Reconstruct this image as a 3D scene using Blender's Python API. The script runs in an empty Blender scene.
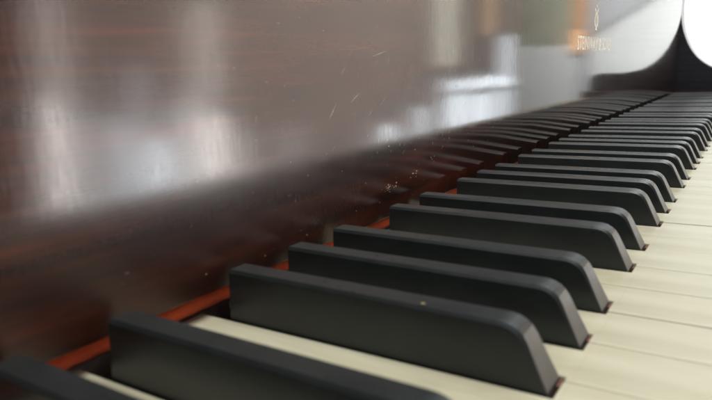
import bpy, bmesh, math, random
from mathutils import Vector, Matrix
random.seed(7)
S = 0.001                      # everything below is written in millimetres
sc = bpy.context.scene
C = sc.collection

# ---------------------------------------------------------------- helpers
def link(o, parent=None):
    C.objects.link(o)
    if parent: o.parent = parent
    return o
def empty(name, loc=(0, 0, 0)):
    o = bpy.data.objects.new(name, None); o.location = Vector(loc)*S; o.empty_display_size = .05
    return link(o)
def mesh_obj(name, verts, faces, mats, parent=None, fmat=None, smooth=False):
    me = bpy.data.meshes.new(name)
    me.from_pydata([tuple(c*S for c in v) for v in verts], [], faces)
    for m in (mats if isinstance(mats, (list, tuple)) else [mats]): me.materials.append(m)
    if fmat:
        for p, i in zip(me.polygons, fmat): p.material_index = i
    bm = bmesh.new(); bm.from_mesh(me); bmesh.ops.recalc_face_normals(bm, faces=bm.faces); bm.to_mesh(me); bm.free()
    if smooth:
        for p in me.polygons: p.use_smooth = True
    me.update()
    return link(bpy.data.objects.new(name, me), parent)
def box(v, f, a, b):
    n = len(v)
    for z in (a[2], b[2]):
        v += [(a[0], a[1], z), (b[0], a[1], z), (b[0], b[1], z), (a[0], b[1], z)]
    f += [(n, n+3, n+2, n+1), (n+4, n+5, n+6, n+7)] + [(n+i, n+(i+1) % 4, n+4+(i+1) % 4, n+4+i) for i in range(4)]
def box_obj(name, a, b, mats, parent=None, bevel=0):
    v, f = [], []; box(v, f, a, b); o = mesh_obj(name, v, f, mats, parent)
    if bevel: add_bevel(o, bevel)
    return o
def add_bevel(o, w, seg=3, ang=25):
    m = o.modifiers.new('bevel', 'BEVEL'); m.width = w*S; m.segments = seg; m.limit_method = 'ANGLE'; m.angle_limit = math.radians(ang)
    for p in o.data.polygons: p.use_smooth = True
    w2 = o.modifiers.new('wn', 'WEIGHTED_NORMAL'); w2.keep_sharp = True
def prism_x(name, prof, x0, x1, mats, parent=None, bevel=0):
    n = len(prof)
    v = [(x0, y, z) for y, z in prof] + [(x1, y, z) for y, z in prof]
    f = [tuple(range(n)), tuple(range(2*n-1, n-1, -1))] + [(i, (i+1) % n, n+(i+1) % n, n+i) for i in range(n)]
    o = mesh_obj(name, v, f, mats, parent)
    if bevel: add_bevel(o, bevel, ang=35)
    return o

# ---------------------------------------------------------------- materials
class NT:
    def __init__(s, name):
        s.m = bpy.data.materials.new(name); s.m.use_nodes = True; s.t = s.m.node_tree; s.n = s.t.nodes
        s.b = s.n['Principled BSDF']
    def new(s, t, **k):
        nd = s.n.new(t)
        for a, b in k.items(): setattr(nd, a, b)
        return nd
    def lk(s, a, b): s.t.links.new(a, b)
    def coord(s, scale=(1, 1, 1), rot=(0, 0, 0)):
        tc = s.new('ShaderNodeTexCoord'); mp = s.new('ShaderNodeMapping')
        mp.inputs['Scale'].default_value = scale; mp.inputs['Rotation'].default_value = rot
        s.lk(tc.outputs['Object'], mp.inputs['Vector']); return mp.outputs[0]
    def noise(s, vec, scale, detail=4, rough=.5, dist=0):
        x = s.new('ShaderNodeTexNoise'); x.inputs['Scale'].default_value = scale; x.inputs['Detail'].default_value = detail
        x.inputs['Roughness'].default_value = rough; x.inputs['Distortion'].default_value = dist
        s.lk(vec, x.inputs['Vector']); return x.outputs['Fac']
    def ramp(s, fac, stops):
        r = s.new('ShaderNodeValToRGB'); e = r.color_ramp.elements
        while len(e) < len(stops): e.new(.5)
        for q, (p, c) in zip(e, stops):
            q.position = p; q.color = (c if isinstance(c, tuple) else (c, c, c)) + (1,)
        s.lk(fac, r.inputs[0]); return r.outputs['Color']
    def mix(s, fac, a, b, mode='MIX'):
        x = s.new('ShaderNodeMix', data_type='RGBA', blend_type=mode)
        for k, w in ((0, fac), (6, a), (7, b)):
            if hasattr(w, 'is_output'): s.lk(w, x.inputs[k])
            elif k == 0: x.inputs[0].default_value = w
            else: x.inputs[k].default_value = tuple(w) + (1,)
        return x.outputs[2]
    def math(s, op, a, b=0.0, clamp=False):
        x = s.new('ShaderNodeMath', operation=op); x.use_clamp = clamp
        for i, w in enumerate((a, b)):
            if hasattr(w, 'is_output'): s.lk(w, x.inputs[i])
            else: x.inputs[i].default_value = w
        return x.outputs[0]
    def bump(s, h, strength, dist, target='Normal'):
        x = s.new('ShaderNodeBump'); x.inputs['Strength'].default_value = strength; x.inputs['Distance'].default_value = dist
        s.lk(h, x.inputs['Height']); s.lk(x.outputs[0], s.b.inputs[target]); return x
    def set(s, **k):
        for a, w in k.items():
            i = s.b.inputs[a.replace('_', ' ')]
            if hasattr(w, 'is_output'): s.lk(w, i)
            else: i.default_value = tuple(w) + (1,) if isinstance(w, (tuple, list)) else w

def mat_ebony():
    t = NT('black_key_lacquer'); v = t.coord()
    n = t.noise(v, 60, 5, .6); g = t.noise(t.coord((1, .06, 1)), 1400, 3, .6)
    sm = t.noise(t.coord((1, .25, 1)), 180, 4, .6)
    dust = t.new('ShaderNodeTexVoronoi'); dust.inputs['Scale'].default_value = 750; t.lk(v, dust.inputs['Vector'])
    d = t.ramp(dust.outputs['Distance'], [(0.03, 1.0), (.075, 0.0)])
    rnd = t.ramp(dust.outputs['Color'], [(.93, 0.0), (.95, .55)])
    col = t.ramp(n, [(.3, (.0090, .0118, .0125)), (.7, (.0180, .0215, .0218))])
    col = t.mix(t.mix(1, d, rnd, 'MULTIPLY'), col, (.22, .21, .18))
    t.set(Base_Color=col, Roughness=t.math('ADD', t.math('MULTIPLY', sm, .30), .17), Specular_IOR_Level=.5)
    t.bump(g, .10, .0002)
    return t.m
def mat_ivory():
    t = NT('ivory_keytop'); oi = t.new('ShaderNodeObjectInfo')
    v = t.coord((1, .22, 1)); n = t.noise(v, 90, 5, .55, .6)
    a = t.ramp(n, [(.2, (.39, .365, .265)), (.55, (.505, .487, .370)), (.85, (.575, .568, .460))])
    r = t.ramp(oi.outputs['Random'], [(0, (.94, .925, .88)), (1, (1, 1, 1))])
    col = t.mix(1, a, r, 'MULTIPLY')
    # hairline joint between ivory head and tail
    sep = t.new('ShaderNodeSeparateXYZ'); tc = t.new('ShaderNodeTexCoord'); t.lk(tc.outputs['Object'], sep.inputs[0])
    k = t.math('ABSOLUTE', t.math('ADD', sep.outputs['Y'], .0968))
    k = t.math('LESS_THAN', k, .00009)
    col = t.mix(t.math('MULTIPLY', k, .35), col, (.33, .26, .17))
    stain = t.ramp(t.noise(t.coord(), 38, 4, .6), [(.55, 0.0), (.8, .35)])
    col = t.mix(stain, col, (.47, .41, .28))
    t.set(Base_Color=col, Roughness=t.math('ADD', t.math('MULTIPLY', n, .18), .24), Subsurface_Weight=0.0)
    t.bump(t.noise(t.coord((1, .05, 1)), 900, 3), .05, .0001)
    return t.m
def mat_wood(name, dark, mid, rough=.5):
    t = NT(name); v = t.coord((.12, 1, 1)); n = t.noise(v, 160, 6, .6, .4)
    t.set(Base_Color=t.ramp(n, [(.3, dark), (.7, mid)]), Roughness=rough); t.bump(n, .2, .0003); return t.m
def mat_fallboard():
    t = NT('mahogany_lacquer')
    g1 = t.noise(t.coord((.05, 1, 1)), 260, 7, .62, .5)       # fine horizontal grain
    g2 = t.noise(t.coord((.22, 1, 1.1)), 34, 5, .55, 1.2)       # broad figure
    col = t.ramp(g1, [(.3, (.0100, .0035, .0026)), (.55, (.036, .0100, .0060)), (.8, (.085, .021, .011))])
    fig = t.ramp(g2, [(.3, (.5, .42, .42)), (.72, (1.9, 1.4, 1.25))])
    col = t.mix(1, col, fig, 'MULTIPLY')
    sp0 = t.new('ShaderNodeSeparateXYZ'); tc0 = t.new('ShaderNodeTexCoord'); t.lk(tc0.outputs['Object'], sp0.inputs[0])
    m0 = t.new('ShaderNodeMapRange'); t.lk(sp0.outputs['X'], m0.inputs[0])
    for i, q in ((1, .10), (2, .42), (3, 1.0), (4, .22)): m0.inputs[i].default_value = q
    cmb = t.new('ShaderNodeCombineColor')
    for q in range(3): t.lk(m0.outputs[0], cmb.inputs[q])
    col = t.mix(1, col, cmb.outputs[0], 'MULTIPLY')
    # haze: polish dulled by fine dust and wiping marks
    wipe = t.noise(t.coord((1, 1, .10)), 230, 5, .7, .3)
    dust = t.new('ShaderNodeTexVoronoi'); dust.inputs['Scale'].default_value = 900
    t.lk(t.coord(), dust.inputs['Vector'])
    d = t.ramp(dust.outputs['Distance'], [(.04, 1.0), (.11, 0.0)])
    rnd = t.ramp(dust.outputs['Color'], [(.86, 0.0), (.90, .7)])
    spots = t.mix(1, d, rnd, 'MULTIPLY')
    col = t.mix(spots, col, (.20, .17, .14))
    patch = t.noise(t.coord((1, 1, .5)), 26, 4, .6)
    sp = t.new('ShaderNodeSeparateXYZ'); tc = t.new('ShaderNodeTexCoord'); t.lk(tc.outputs['Object'], sp.inputs[0])
    mr = t.new('ShaderNodeMapRange'); t.lk(sp.outputs['X'], mr.inputs[0])     # the bass end has been rubbed duller
    for i, q in ((1, .06), (2, .36), (3, .085), (4, .028)): mr.inputs[i].default_value = q
    ro = t.math('ADD', t.math('MULTIPLY', wipe, .04), mr.outputs[0])
    ro = t.math('ADD', ro, t.math('MULTIPLY', patch, .05))
    mz = t.new('ShaderNodeMapRange'); t.lk(sp.outputs['Z'], mz.inputs[0])
    for i, q in ((1, .026), (2, .046), (3, .20), (4, 0)): mz.inputs[i].default_value = q
    mx = t.new('ShaderNodeMapRange'); t.lk(sp.outputs['X'], mx.inputs[0])
    for i, q in ((1, .10), (2, .30), (3, 1), (4, 0)): mx.inputs[i].default_value = q
    ro = t.math('ADD', ro, t.math('MULTIPLY', mz.outputs[0], mx.outputs[0]))
    h1 = t.ramp(t.noise(t.coord((1, 1, .07), (0, math.radians(-22), 0)), 2300, 4, .7), [(.55, 0.0), (.85, 1.0)])
    h2 = t.ramp(t.noise(t.coord((.06, 1, 1), (0, math.radians(6), 0)), 2600, 4, .7), [(.60, 0.0), (.72, 1.0)])
    zone = t.ramp(t.noise(t.coord(), 14, 3, .6), [(.38, .15), (.62, 1.0)])
    hl = t.mix(1, t.mix(t.math('MULTIPLY', h2, .25), h1, (1, 1, 1)), zone, 'MULTIPLY')
    ro = t.math('ADD', ro, t.math('MULTIPLY', hl, .13))
    col = t.mix(t.math('MULTIPLY', hl, .06), col, (.25, .23, .22))
    fine = t.noise(t.coord((1, 1, .12)), 1500, 4, .7)
    ro = t.math('ADD', ro, t.math('MULTIPLY', t.math('SUBTRACT', fine, .5), .10))
    t.set(Base_Color=col, Roughness=ro, Specular_IOR_Level=.55, Coat_Weight=.07, Coat_Roughness=.35)
    h = t.math('ADD', t.math('MULTIPLY', t.noise(t.coord((.35, 1, .8)), 55, 3, .5), 1.0), t.math('MULTIPLY', t.noise(t.coord((.1, 1, 1)), 700, 3, .6), .05))
    h = t.math('ADD', h, t.math('MULTIPLY', t.noise(t.coord((1, 1, .22)), 560, 4, .6), .30))
    h = t.math('ADD', h, t.math('MULTIPLY', hl, .02))
    h = t.math('ADD', h, t.math('MULTIPLY', t.noise(t.coord((.8, 1, 1)), 24, 3, .5), 2.5))
    t.bump(h, .16, .0002)
    return t.m
def mat_case():
    t = NT('dark_case_lacquer'); g = t.noise(t.coord((1, .06, 1)), 200, 6, .6, .3)
    t.set(Base_Color=t.ramp(g, [(.3, (.006, .006, .008)), (.75, (.020, .018, .021))]), Roughness=.22)
    t.bump(t.noise(t.coord(), 90, 3), .1, .0003); return t.m
def mat_felt():
    t = NT('red_felt'); n = t.noise(t.coord(), 900, 5, .7); b = t.noise(t.coord((1, 1, 1)), 110, 4, .6)
    c = t.mix(b, (.80, .075, .022), (.97, .17, .055)); c = t.mix(t.math('MULTIPLY', n, .3), c, (.95, .20, .08))
    t.set(Base_Color=c, Roughness=.95, Sheen_Weight=.1); t.bump(n, 1, .0008); return t.m
def mat_plain(name, c, rough=.6, var=.15, scale=6, emis=0):
    t = NT(name); n = t.noise(t.coord(), scale, 5, .6)
    lo = tuple(x*(1-var) for x in c); hi = tuple(min(1, x*(1+var)) for x in c)
    col = t.ramp(n, [(.3, lo), (.7, hi)]); t.set(Base_Color=col, Roughness=rough); return t.m
def mat_gold():
    t = NT('pale_gilt_inlay'); n = t.noise(t.coord(), 400, 4, .6)
    t.set(Base_Color=t.ramp(n, [(.35, (.62, .57, .44)), (.65, (.92, .90, .80))]), Roughness=.45, Metallic=0.0); return t.m
def mat_speckled():
    t = NT('speckled_plaster'); v = t.coord()
    n = t.noise(v, 55, 4, .75); c = t.ramp(n, [(.52, (.88, .89, .87)), (.60, (.42, .46, .43))])
    b = t.ramp(t.noise(v, 2.5, 2), [(.4, (.92, .92, .92)), (.65, (1, 1, 1))])
    t.set(Base_Color=t.mix(1, c, b, 'MULTIPLY'), Roughness=.8); return t.m

M_eb, M_iv, M_fb, M_case, M_felt = mat_ebony(), mat_ivory(), mat_fallboard(), mat_case(), mat_felt()
M_stick = mat_wood('key_stick_wood', (.06, .022, .013), (.13, .050, .028), .7)
M_pale = mat_wood('pale_stick_wood', (.34, .26, .17), (.50, .40, .28), .7)
M_bed = mat_plain('dark_key_bed', (.05, .043, .041), .8, .3, 40)
M_gilt = mat_gold()
M_chip = mat_plain('bare_chipped_finish', (.50, .38, .26), .7, .3, 900)
M_scr = mat_plain('scratch_dust', (.42, .40, .37), .7, .35, 900)

# ---------------------------------------------------------------- the piano
piano = empty('grand_piano', (564, 0, 0))
piano['label'] = 'dark mahogany grand piano seen along its keyboard, glossy scratched fallboard above cream and black keys'
piano['category'] = 'piano'
OX = 564
def P(o):                     # parent without moving: subtract the empty's location
    o.parent = piano; o.location = (-OX*S, 0, 0); return o

T0, T1 = math.tan(math.radians(3.8)), math.tan(math.radians(1.0))
def fy(z):                    # front face of the fallboard: leans out at the foot, then nearly upright
    if z <= 30: return 5.5-z*T0
    if z >= 44:  return fy(30)-(T0+T1)/2*14-(z-44)*T1
    d = z-30; return fy(30)-T0*d+(T0-T1)*d*d/28

# keys ---------------------------------------------------------------
OFF = [21.15, 49.35, 90.6, 117.5, 144.4]
KL = 94.1
sharps = [-20.1] + [o*164.5+c for o in range(7) for c in OFF]      # sharp 0 is the lowest one
GAP = .26
def sharp_profile():
    pr = [(0, -4), (0, 14.9)]
    pr += [(-40, 14.75), (-81.5, 14.5), (-83.6, 14.42), (-85.4, 14.0), (-86.9, 13.2), (-88.2, 12.0), (-89.2, 10.4), (-90.2, 8.3)]
    pr += [(-KL, 0.0), (-KL-.6, -4)]
    return pr
def half(z): return 4.75 - .85*max(0, min(1, z/14.9))**1.2
def make_sharp():
    top = sharp_profile()[1:]       # outline from the back top to the front bottom
    m = len(top); v = []; f = []
    for k, (y, z) in enumerate(top):
        a = top[max(k-1, 0)]; b = top[min(k+1, m-1)]
        ty, tz = b[0]-a[0], b[1]-a[1]; d = math.hypot(ty, tz) or 1; ny, nz = -tz/d, ty/d      # inward normal
        if nz > 0 or (k == 0): ny, nz = (-ny, -nz) if nz > 0 else (ny, nz)
        if k == 0: ny, nz = 0, -1
        c = 1.0 if y > -80 else max(.12, min(1, (z+1.5)/15))      # the planed edge dies out down the nose
        sh = .95*c
        if k < m-2: sy_, sz_ = y+ny*sh, z+nz*sh
        else: sy_, sz_ = y+.12, z
        hw = half(z)
        v += [(-hw+.7*c, y, z), (hw-.7*c, y, z), (-hw-.08, sy_, sz_), (hw+.08, sy_, sz_)]
    n0 = 4*m
    for k, (y, z) in enumerate(top):
        v += [(-4.85, y, -4), (4.85, y, -4)]
    for k in range(m-1):
        A, B = 4*k, 4*k+4; P_, Q = n0+2*k, n0+2*k+2
        f += [(A, A+1, B+1, B), (A+2, A, B, B+2), (A+1, A+3, B+3, B+1)]
        if k < m-2: f += [(A+2, B+2, Q, P_), (A+3, P_+1, Q+1, B+3)]
        else: f += [(A+2, B+2, P_), (A+3, P_+1, B+3)]
    f.append((0, 2, n0, n0+1, 3, 1))
    me = mesh_obj('black_key', v, f, M_eb)
    bm = bmesh.new(); bm.from_mesh(me.data); bmesh.ops.remove_doubles(bm, verts=bm.verts, dist=1e-6); bmesh.ops.recalc_face_normals(bm, faces=bm.faces); bm.to_mesh(me.data); bm.free()
    add_bevel(me, .34, 3, 12)
    return me
proto_s = make_sharp()
v, f = [], []; box(v, f, (-4.9, -KL-.2, -12), (4.9, -50, -1.0)); box(v, f, (.8, -KL-1.25, -12), (5.0, -KL-.25, -.5))
proto_stick = mesh_obj('key_stick', v, f, M_stick)
first = True
for x in sharps:
    o = proto_s if first else proto_s.copy()
    s = proto_stick if first else proto_stick.copy()
    if not first: C.objects.link(o); C.objects.link(s)
    o.parent = piano; o.location = ((x-OX+random.uniform(-.25, .25))*S, random.uniform(-.3, .3)*S, random.uniform(-.18, .18)*S)
    o.rotation_euler = (0, random.uniform(-.006, .006), random.uniform(-.0025, .0025))
    s.parent = o; s.location = (0, 0, 0)
    o['group'] = 'black keys of the piano'; first = False

k2 = [o for o in piano.children if abs(o.location.x/S+OX-90.6) < 2][0]
fl = mesh_obj('dried_speck', [(-2.1+.55*math.cos(a*.8)*(1+.3*(a % 2)), -63+.6*math.sin(a*.8), 14.72) for a in range(8)], [tuple(range(8))], mat_plain('dried_speck', (.30, .24, .10), .6, .3, 800), k2)
# white keys: head plus tail cut back beside each sharp
edges = [-47, -23.5] + [i*23.5 for i in range(50)]
WF = -150.0
def make_white(x0, x1):
    a, b = x0+GAP, x1-GAP; cx = (x0+x1)/2
    L = [s for s in sharps if abs(s-x0) < 8]; R_ = [s for s in sharps if abs(s-x1) < 8]
    ta = L[0]+5.7 if L else a; tb = R_[0]-5.7 if R_ else b
    ys = -KL-1.15; B = 11.2
    out = [(a, WF), (b, WF), (b, ys)] + ([(tb, ys)] if R_ else []) + [(tb, B), (ta, B)] + ([(ta, ys)] if L else []) + [(a, ys)]
    out = [p for i, p in enumerate(out) if p != out[i-1]]
    n = len(out); v = [(x-cx, y, 0) for x, y in out] + [(x-cx, y, -2.4) for x, y in out] 
    f = [tuple(range(n))] + [(i, n+i, n+(i+1) % n, (i+1) % n) for i in range(n)] + [tuple(range(2*n-1, n-1, -1))]
    o = mesh_obj('white_key', v, f, M_iv)
    add_bevel(o, .45, 3, 40)
    v, f = [], []
    box(v, f, (ta-cx+.3, ys+.3, -19), (tb-cx-.3, 9.5, -2.45)); box(v, f, (a-cx+.02, WF+1.2, -19), (b-cx-.02, ys, -2.45))
    s = mesh_obj('key_stick', v, f, M_pale, o)
    o['group'] = 'white keys of the piano'
    return o, cx
for i in range(len(edges)):
    x0 = edges[i]; x1 = x0+23.5
    o, cx = make_white(x0, x1); o.parent = piano
    o.location = ((cx-OX)*S, 0, random.uniform(-.22, .12)*S); o.rotation_euler = (random.uniform(-.0012, .0012), random.uniform(-.004, .004), 0)
XE = edges[-1]+23.5            # right end of the top key

# fallboard ---------------------------------------------------------
XR = 1213
FZ0, FZ1 = 8.2, 235
prof = [(fy(z), z) for z in [FZ0, 20, 30]+[30+k*.7 for k in range(1, 21)]+[60, 120, FZ1]]+[ (fy(FZ1)+16, FZ1), (fy(FZ0)+14, FZ0)]
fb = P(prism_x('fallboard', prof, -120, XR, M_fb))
add_bevel(fb, .3, 2, 20)
fb.modifiers['wn'].keep_sharp = False

# everything lying on the fallboard is drawn in (x, height) and pushed onto its sloping face
def on_fb(name, polys, mat, off=.06):
    v, f = [], []
    for poly in polys:
        n = len(v); v += [(x, fy(z)-off, z) for x, z in poly]; f.append(tuple(range(n, n+len(poly))))
    o = mesh_obj(name, v, f, mat); o.parent = fb; return o

# lettering STEINWAY & SONS
cu = bpy.data.curves.new('lettering', 'FONT'); cu.body = 'STEINWAY & SONS'; cu.size = 1; cu.resolution_u = 3; cu.space_character = 1.06; cu.offset = .012
to = bpy.data.objects.new('lettering', cu); C.objects.link(to)
bpy.context.view_layer.update()
me = bpy.data.meshes.new_from_object(to.evaluated_get(bpy.context.evaluated_depsgraph_get()))
bpy.data.objects.remove(to)
xs = [q.co.x for q in me.vertices]; ys = [q.co.y for q in me.vertices]
X0, X1, Z0, Z1 = 499.5, 630, 81.8, 93.2
for q in me.vertices:
    x = X0+(q.co.x-min(xs))/(max(xs)-min(xs))*(X1-X0); z = Z0+(q.co.y-min(ys))/(max(ys)-min(ys))*(Z1-Z0)
    q.co = Vector((x, fy(z)-.06, z))*S
me.materials.append(M_gilt)
lt = bpy.data.objects.new('lettering', me); C.objects.link(lt); lt.parent = fb

# lyre emblem
def ribbon(pts, w):
    out = []
    for i in range(len(pts)-1):
        (x0, z0), (x1, z1) = pts[i], pts[i+1]; d = math.hypot(x1-x0, z1-z0) or 1
        wa = w[i] if isinstance(w, list) else w; wb = w[i+1] if isinstance(w, list) else w
        nx, nz = -(z1-z0)/d, (x1-x0)/d
        out.append([(x0+nx*wa, z0+nz*wa), (x0-nx*wa, z0-nz*wa), (x1-nx*wb, z1-nz*wb), (x1+nx*wb, z1+nz*wb)])
    return out
LX, LZ = 564, 99.5
polys = []
for s in (-1, 1):
    arm = [(s*1.2, 3), (s*3.6, 3.8), (s*5.4, 6.2), (s*5.2, 9.2), (s*3.6, 12), (s*2.9, 14.6), (s*3.8, 17), (s*5.6, 18.2), (s*6.2, 17.2), (s*5.4, 16.4)]
    polys += ribbon([(LX+a, LZ+b) for a, b in arm], [.8, 1.3, 1.5, 1.4, 1.2, 1.1, 1.2, 1.1, .9, .6])
polys += ribbon([(LX-3.4, LZ+14.4), (LX+3.4, LZ+14.4)], .8)
for k in (-1.5, 0, 1.5): polys += ribbon([(LX+k, LZ+3.2), (LX+k, LZ+(20.5 if k == 0 else 14.4))], .4)
polys += ribbon([(LX-3.2, LZ+.6), (LX+3.2, LZ+.6)], .6) + ribbon([(LX-1.6, LZ+2.2), (LX+1.6, LZ+2.2)], .9)
polys.append([(LX+1.1*math.cos(a*math.pi/4), LZ+20.4+1.5*math.sin(a*math.pi/4)) for a in range(8)])
on_fb('lyre_emblem', polys, M_gilt, .07)

# scratches, nicks and chips in the lacquer
scr = []
def scratch(x, z, dx, dz, w): scr.extend(ribbon([(x, z), (x+dx*.5, z+dz*.5+random.uniform(-.15, .15)), (x+dx, z+dz)], [w*.35, w, w*.25]))
scratch(145.5, 54.5, 4.6, 5.2, .19); scratch(160, 59.5, 7.0, 3.6, .18); scratch(154, 70, 2.8, 3.0, .15); scratch(176, 76.5, 12, 2.4, .15)
scratch(188, 73, 2.4, 5.5, .15); scratch(175, 81, 1.5, 2.4, .11); scratch(172, 53, 4, 3.0, .11); scratch(181, 56.5, 6, 4, .12)
for _ in range(90):
    x = random.gauss(205, 26); z = random.gauss(59, 9); q = random.uniform(.8, 4.2)
    a = random.gauss(math.radians(56), .3)
    scratch(x, z, q*math.cos(a), q*math.sin(a), random.uniform(.02, .055))
for _ in range(150):
    x = random.gauss(255, 55); z = random.gauss(58, 12); q = random.uniform(.6, 3.0)
    a = random.gauss(math.radians(62), .3)
    scratch(x, z, q*math.cos(a), q*math.sin(a), random.uniform(.02, .05))
for _ in range(140):
    x = random.uniform(40, 700); z = random.uniform(16, 110); q = random.uniform(.3, 1.5)
    a = random.choice((random.gauss(0, .2), random.gauss(1.2, .4)))
    scratch(x, z, q*math.cos(a), q*math.sin(a), random.uniform(.02, .06))
on_fb('scratch_marks', scr, M_scr, .04)['kind'] = 'stuff'
chips = []
def chip(x, z, r, n=7, sx=1.5):
    chips.append([(x+sx*r*random.uniform(.5, 1.1)*math.cos(k*2*math.pi/n), z+r*random.uniform(.5, 1.1)*math.sin(k*2*math.pi/n)) for k in range(n)])
for _ in range(24): chip(random.gauss(189, 3.4), random.gauss(21.3, .8), random.uniform(.08, .36))
for _ in range(9): chip(random.gauss(213, 2), random.gauss(23.5, .8), random.uniform(.1, .4))
for _ in range(6): chip(random.gauss(231, 2), random.gauss(27.5, .9), random.uniform(.1, .4), sx=.8)
for _ in range(60): chip(random.uniform(110, 430), random.uniform(11, 42), random.uniform(.08, .24))
chip(108, 13, .22); chip(82, 14.5, .25); chip(127, 17, .2)
on_fb('chipped_spots', chips, M_chip, .05)['kind'] = 'stuff'

# red felt strip below the fallboard
v, f = [], []; nx_, nr = 520, 12
for i in range(nx_+1):
    x = -60 + (XE+60)*i/nx_
    for k in range(nr):
        a = 2*math.pi*k/nr; r = 2.75 + random.uniform(-.16, .16)
        v.append((x, 12.8+r*.95*math.cos(a)+.25*math.sin(x*.06), 3.6+r*math.sin(a)+.2*math.sin(x*.045+1)))
for i in range(nx_):
    for k in range(nr): f.append((i*nr+k, i*nr+(k+1) % nr, (i+1)*nr+(k+1) % nr, (i+1)*nr+k))
for _ in range(5200):        # loose fibres
    x = random.triangular(-40, XE, 60); a = random.uniform(1.4, 5.2); q = random.uniform(.25, .75); b = random.gauss(0, .7)
    cy, cz = 12.8+2.4*math.cos(a), 3.3+2.45*math.sin(a); n = len(v)
    v += [(x, cy, cz), (x+.06, cy, cz+.04), (x+q*math.sin(b), cy+q*math.cos(b)*math.cos(a), cz+q*math.cos(b)*math.sin(a))]; f.append((n, n+1, n+2))
P(mesh_obj('felt_strip', v, f, M_felt, smooth=True))

P(box_obj('key_bed', (-60, -152, -40), (XE+1, 40, -19.3), M_bed))
P(box_obj('key_slip', (-75, -160, -60), (XR-.5, -152.5, -2.5), M_bed, bevel=1))
P(box_obj('name_rail', (-60, 16.5, -19), (XR, 17.5, 1.5), mat_plain('grey_backcheck_cloth', (.16, .14, .135), .9, .25, 300)))

# key block and the sweeping arm of the case at the treble end
P(box_obj('key_block', (XE+1.2, -151.5, -40), (XR, 5.0, 14.6), [mat_wood('key_block_lacquer', (.02, .012, .010), (.075, .045, .032), .3)], bevel=1.5))
pts = [(-1, 235), (1.4, 170), (.6, 145), (-3.6, 121), (-12.5, 97), (-24, 78), (-38, 64.5), (-54, 55), (-73, 50), (-95, 47.5), (-118, 46.5), (-132, 46)]
def catmull(p, n=6):
    out = []
    for i in range(len(p)-1):
        a, b, c, d = p[max(i-1, 0)], p[i], p[i+1], p[min(i+2, len(p)-1)]
        for k in range(n):
            t = k/n
            out.append(tuple(.5*((2*b[j])+(-a[j]+c[j])*t+(2*a[j]-5*b[j]+4*c[j]-d[j])*t*t+(-a[j]+3*b[j]-3*c[j]+d[j])*t**3) for j in (0, 1)))
    return out+[p[-1]]
arm = catmull(pts)+[(-139, 43), (-143.5, 36), (-145, 25), (-145, -60), (60, -60), (60, 235)]
P(prism_x('case_arm', arm, XR+.3, XR+52, M_case, bevel=2.0))

# ---------------------------------------------------------------- the room (seen past the arm and in the polish)
def struct(o): o['kind'] = 'structure'; return o
M_floor = mat_plain('room_floor', (.11, .085, .07), .5, .3, 3)
M_wall = mat_plain('room_wall', (.62, .545, .49), .8, .10, 3)
struct(box_obj('floor', (-3000, -2600, -740), (7000, 2500, -720), M_floor))
WX = 7000
struct(box_obj('far_wall', (WX, -1455, -720), (WX+80, 2500, 2600), mat_speckled()))
struct(box_obj('wainscot', (WX+5, -2600, -720), (WX+80, -1545, 215), mat_plain('grey_wainscot', (.78, .79, .76), .6, .06, 2)))
struct(box_obj('green_panel', (WX+5, -2600, 217), (WX+80, -1625, 2600), mat_plain('green_paint', (.36, .37, .28), .6, .15, 3)))
struct(box_obj('wood_post', (WX-20, -1622, 120), (WX+80, -1520, 2600), mat_plain('orange_wood', (.85, .34, .09), .5, .25, 5)))
struct(box_obj('grey_post', (WX-10, -1519, 217), (WX+80, -1456, 2600), mat_plain('grey_post_paint', (.42, .38, .35), .5, .1, 5)))
sy = [(-1454, 317), (-904, 640), (-600, 815), (-600, 2600), (-1454, 2600)]  # added grey board, cut to the diagonal shade on the far wall
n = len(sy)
sl = mesh_obj('shade_board', [(WX-40, y, z) for y, z in sy]+[(WX-3, y, z) for y, z in sy],
         [tuple(range(n)), tuple(range(2*n-1, n-1, -1))]+[(i, n+i, n+(i+1) % n, (i+1) % n) for i in range(n)], mat_plain('grey_shade_tone', (.46, .47, .48), .8, .06, 2)); struct(sl)
struct(box_obj('side_wall', (-3000, -1980, -720), (6000, -1900, 2600), M_wall))
struct(box_obj('added_dark_sheet', (300, -1899, -720), (1135, -1860, 2600), mat_plain('brown_sheet_tone', (.16, .10, .08), .9, .25, 12)))  # added sheet that darkens the reflection at the bass end
struct(box_obj('alcove_wall', (6000, -2680, -720), (WX, -2600, 2600), M_wall))

# ---------------------------------------------------------------- light
w = bpy.data.worlds.new('World'); sc.world = w; w.use_nodes = True
w.node_tree.nodes['Background'].inputs[0].default_value = (.86, .92, 1.0, 1); w.node_tree.nodes['Background'].inputs[1].default_value = .48
def area(name, loc, target, sx, sy, rad, col=(1, 1, 1), spread=180):
    l = bpy.data.lights.new(name, 'AREA'); l.shape = 'RECTANGLE'; l.size = sx*S; l.size_y = sy*S
    l.energy = rad*sx*S*sy*S*math.pi; l.color = col; l.spread = math.radians(spread)      # rad = radiance seen
    o = bpy.data.objects.new(name, l); o.location = Vector(loc)*S
    o.rotation_euler = (Vector(target)-Vector(loc)).to_track_quat('-Z', 'Y').to_euler(); C.objects.link(o); return o
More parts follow.
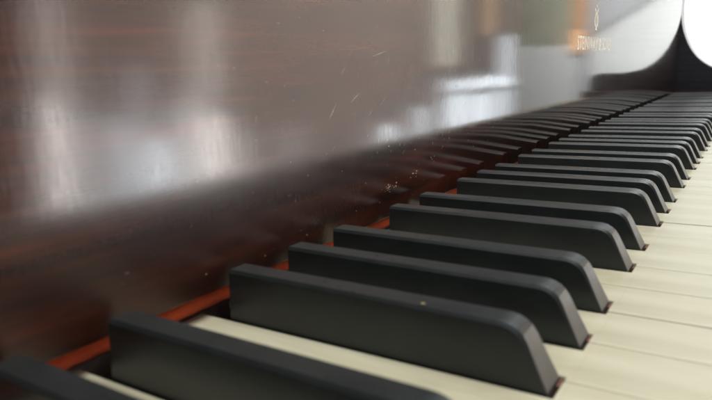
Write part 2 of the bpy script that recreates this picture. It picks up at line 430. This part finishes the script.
# lamps for side-wall windows reflected in the fallboard, with added fills between
def win_or_fill(x0, x1, z0, z1, rad, col):
    area('window_or_fill_light', ((x0+x1)/2, -1885, (z0+z1)/2), ((x0+x1)/2, 0, (z0+z1)/2), x1-x0, z1-z0, rad, col)
WARM, COOL = (1, .95, .90), (.84, .93, 1)
win_or_fill(1160, 1225, -560, -40, 24, WARM); win_or_fill(1150, 1270, -60, 330, 5, WARM)
win_or_fill(1420, 1500, -560, -120, 9, COOL); win_or_fill(1520, 1570, -560, 60, 7, COOL); win_or_fill(1590, 1660, -560, -230, 26, COOL)
win_or_fill(1800, 1860, -560, -60, 14, WARM); win_or_fill(1880, 1985, -560, -140, 19, WARM); win_or_fill(1820, 1990, -60, 330, 5, WARM)
win_or_fill(1235, 1420, -560, -100, 3.2, COOL); win_or_fill(1660, 1800, -560, -100, 3.4, COOL); win_or_fill(1985, 2200, -560, -250, 2.4, WARM)  # fill lamps added to merge the window streaks
win_or_fill(2350, 2600, -560, -250, 1.6, COOL)
win_or_fill(3395, 3560, -560, -335, 12, COOL)
win_or_fill(3870, 4000, -560, -250, 9, COOL)
win_or_fill(4160, 4540, 40, 900, 3.0, (.95, .97, .80))
win_or_fill(4300, 5840, -160, -72, 6, COOL); win_or_fill(5490, 5830, -70, 290, 3.4, COOL)
win_or_fill(4330, 4760, -560, -195, 6.5, COOL); win_or_fill(4950, 5200, -560, -215, 6.5, COOL)
win_or_fill(4765, 4945, -560, -195, 3.6, COOL); win_or_fill(5205, 5850, -560, -200, 3.2, COOL)  # fill lamps added for the pale haze around the panes
win_or_fill(5060, 5340, 290, 800, 2.0, (1, .62, .34))
area('orange_glow_light', (6960, -1575, 270), (0, -1000, 100), 60, 200, 3.6, (1, .55, .25))  # unseen warm lamp added to make the orange strip glow
area('wall_fill_light', (6100, -1500, 1700), (7000, -2050, -100), 500, 700, 9, (.97, 1, .98), 90)  # unseen lamp added to brighten the wainscot
# unseen soft lamps added above the keys and toward the treble end
area('overhead_fill_light', (60, -260, 1300), (90, -60, 0), 1000, 700, 9.0, (1, .985, .93))
area('overhead_fill_light', (900, -500, 1900), (700, -60, 0), 1300, 900, 1.3, (.98, 1, .98))
area('far_fill_light', (3300, -300, 2200), (600, -60, 0), 1500, 1100, 1.2, (1, .99, .96))
area('wall_fill_light', (5200, -300, 2300), (7000, -500, 100), 2600, 700, 12, (.96, .985, 1), 100)  # unseen lamp added to whiten the far wall
area('wall_fill_light', (2500, 300, 2300), (2500, -1900, 100), 2900, 900, 13, (1, .96, .93), 72)  # unseen lamp added to brighten the reflected side wall

# ---------------------------------------------------------------- camera
cam = bpy.data.cameras.new('Camera'); co = bpy.data.objects.new('Camera', cam); C.objects.link(co)
PX = [-39.404, -128.557, 70.087, -0.9903, 1.3708, -0.0426, 621.893]
PX = [-39.404183, -128.557319, 70.0872, -0.990224, 1.370751, -0.042573, 621.892725]
a, b, c = PX[3:6]
R = Matrix.Rotation(a, 4, 'Z') @ Matrix.Rotation(b, 4, 'X') @ Matrix.Rotation(c, 4, 'Z')
co.matrix_world = Matrix.Translation(Vector(PX[:3])*S) @ R
cam.sensor_width = 36; cam.lens = PX[6]/712*36; cam.clip_start = .002; cam.clip_end = 100
cam.dof.use_dof = True; cam.dof.focus_distance = .34; cam.dof.aperture_fstop = cam.lens/1.6
sc.camera = co
sc.view_settings.view_transform = 'Standard'; sc.view_settings.look = 'None'; sc.view_settings.exposure = 0
sc.render.engine = 'CYCLES'
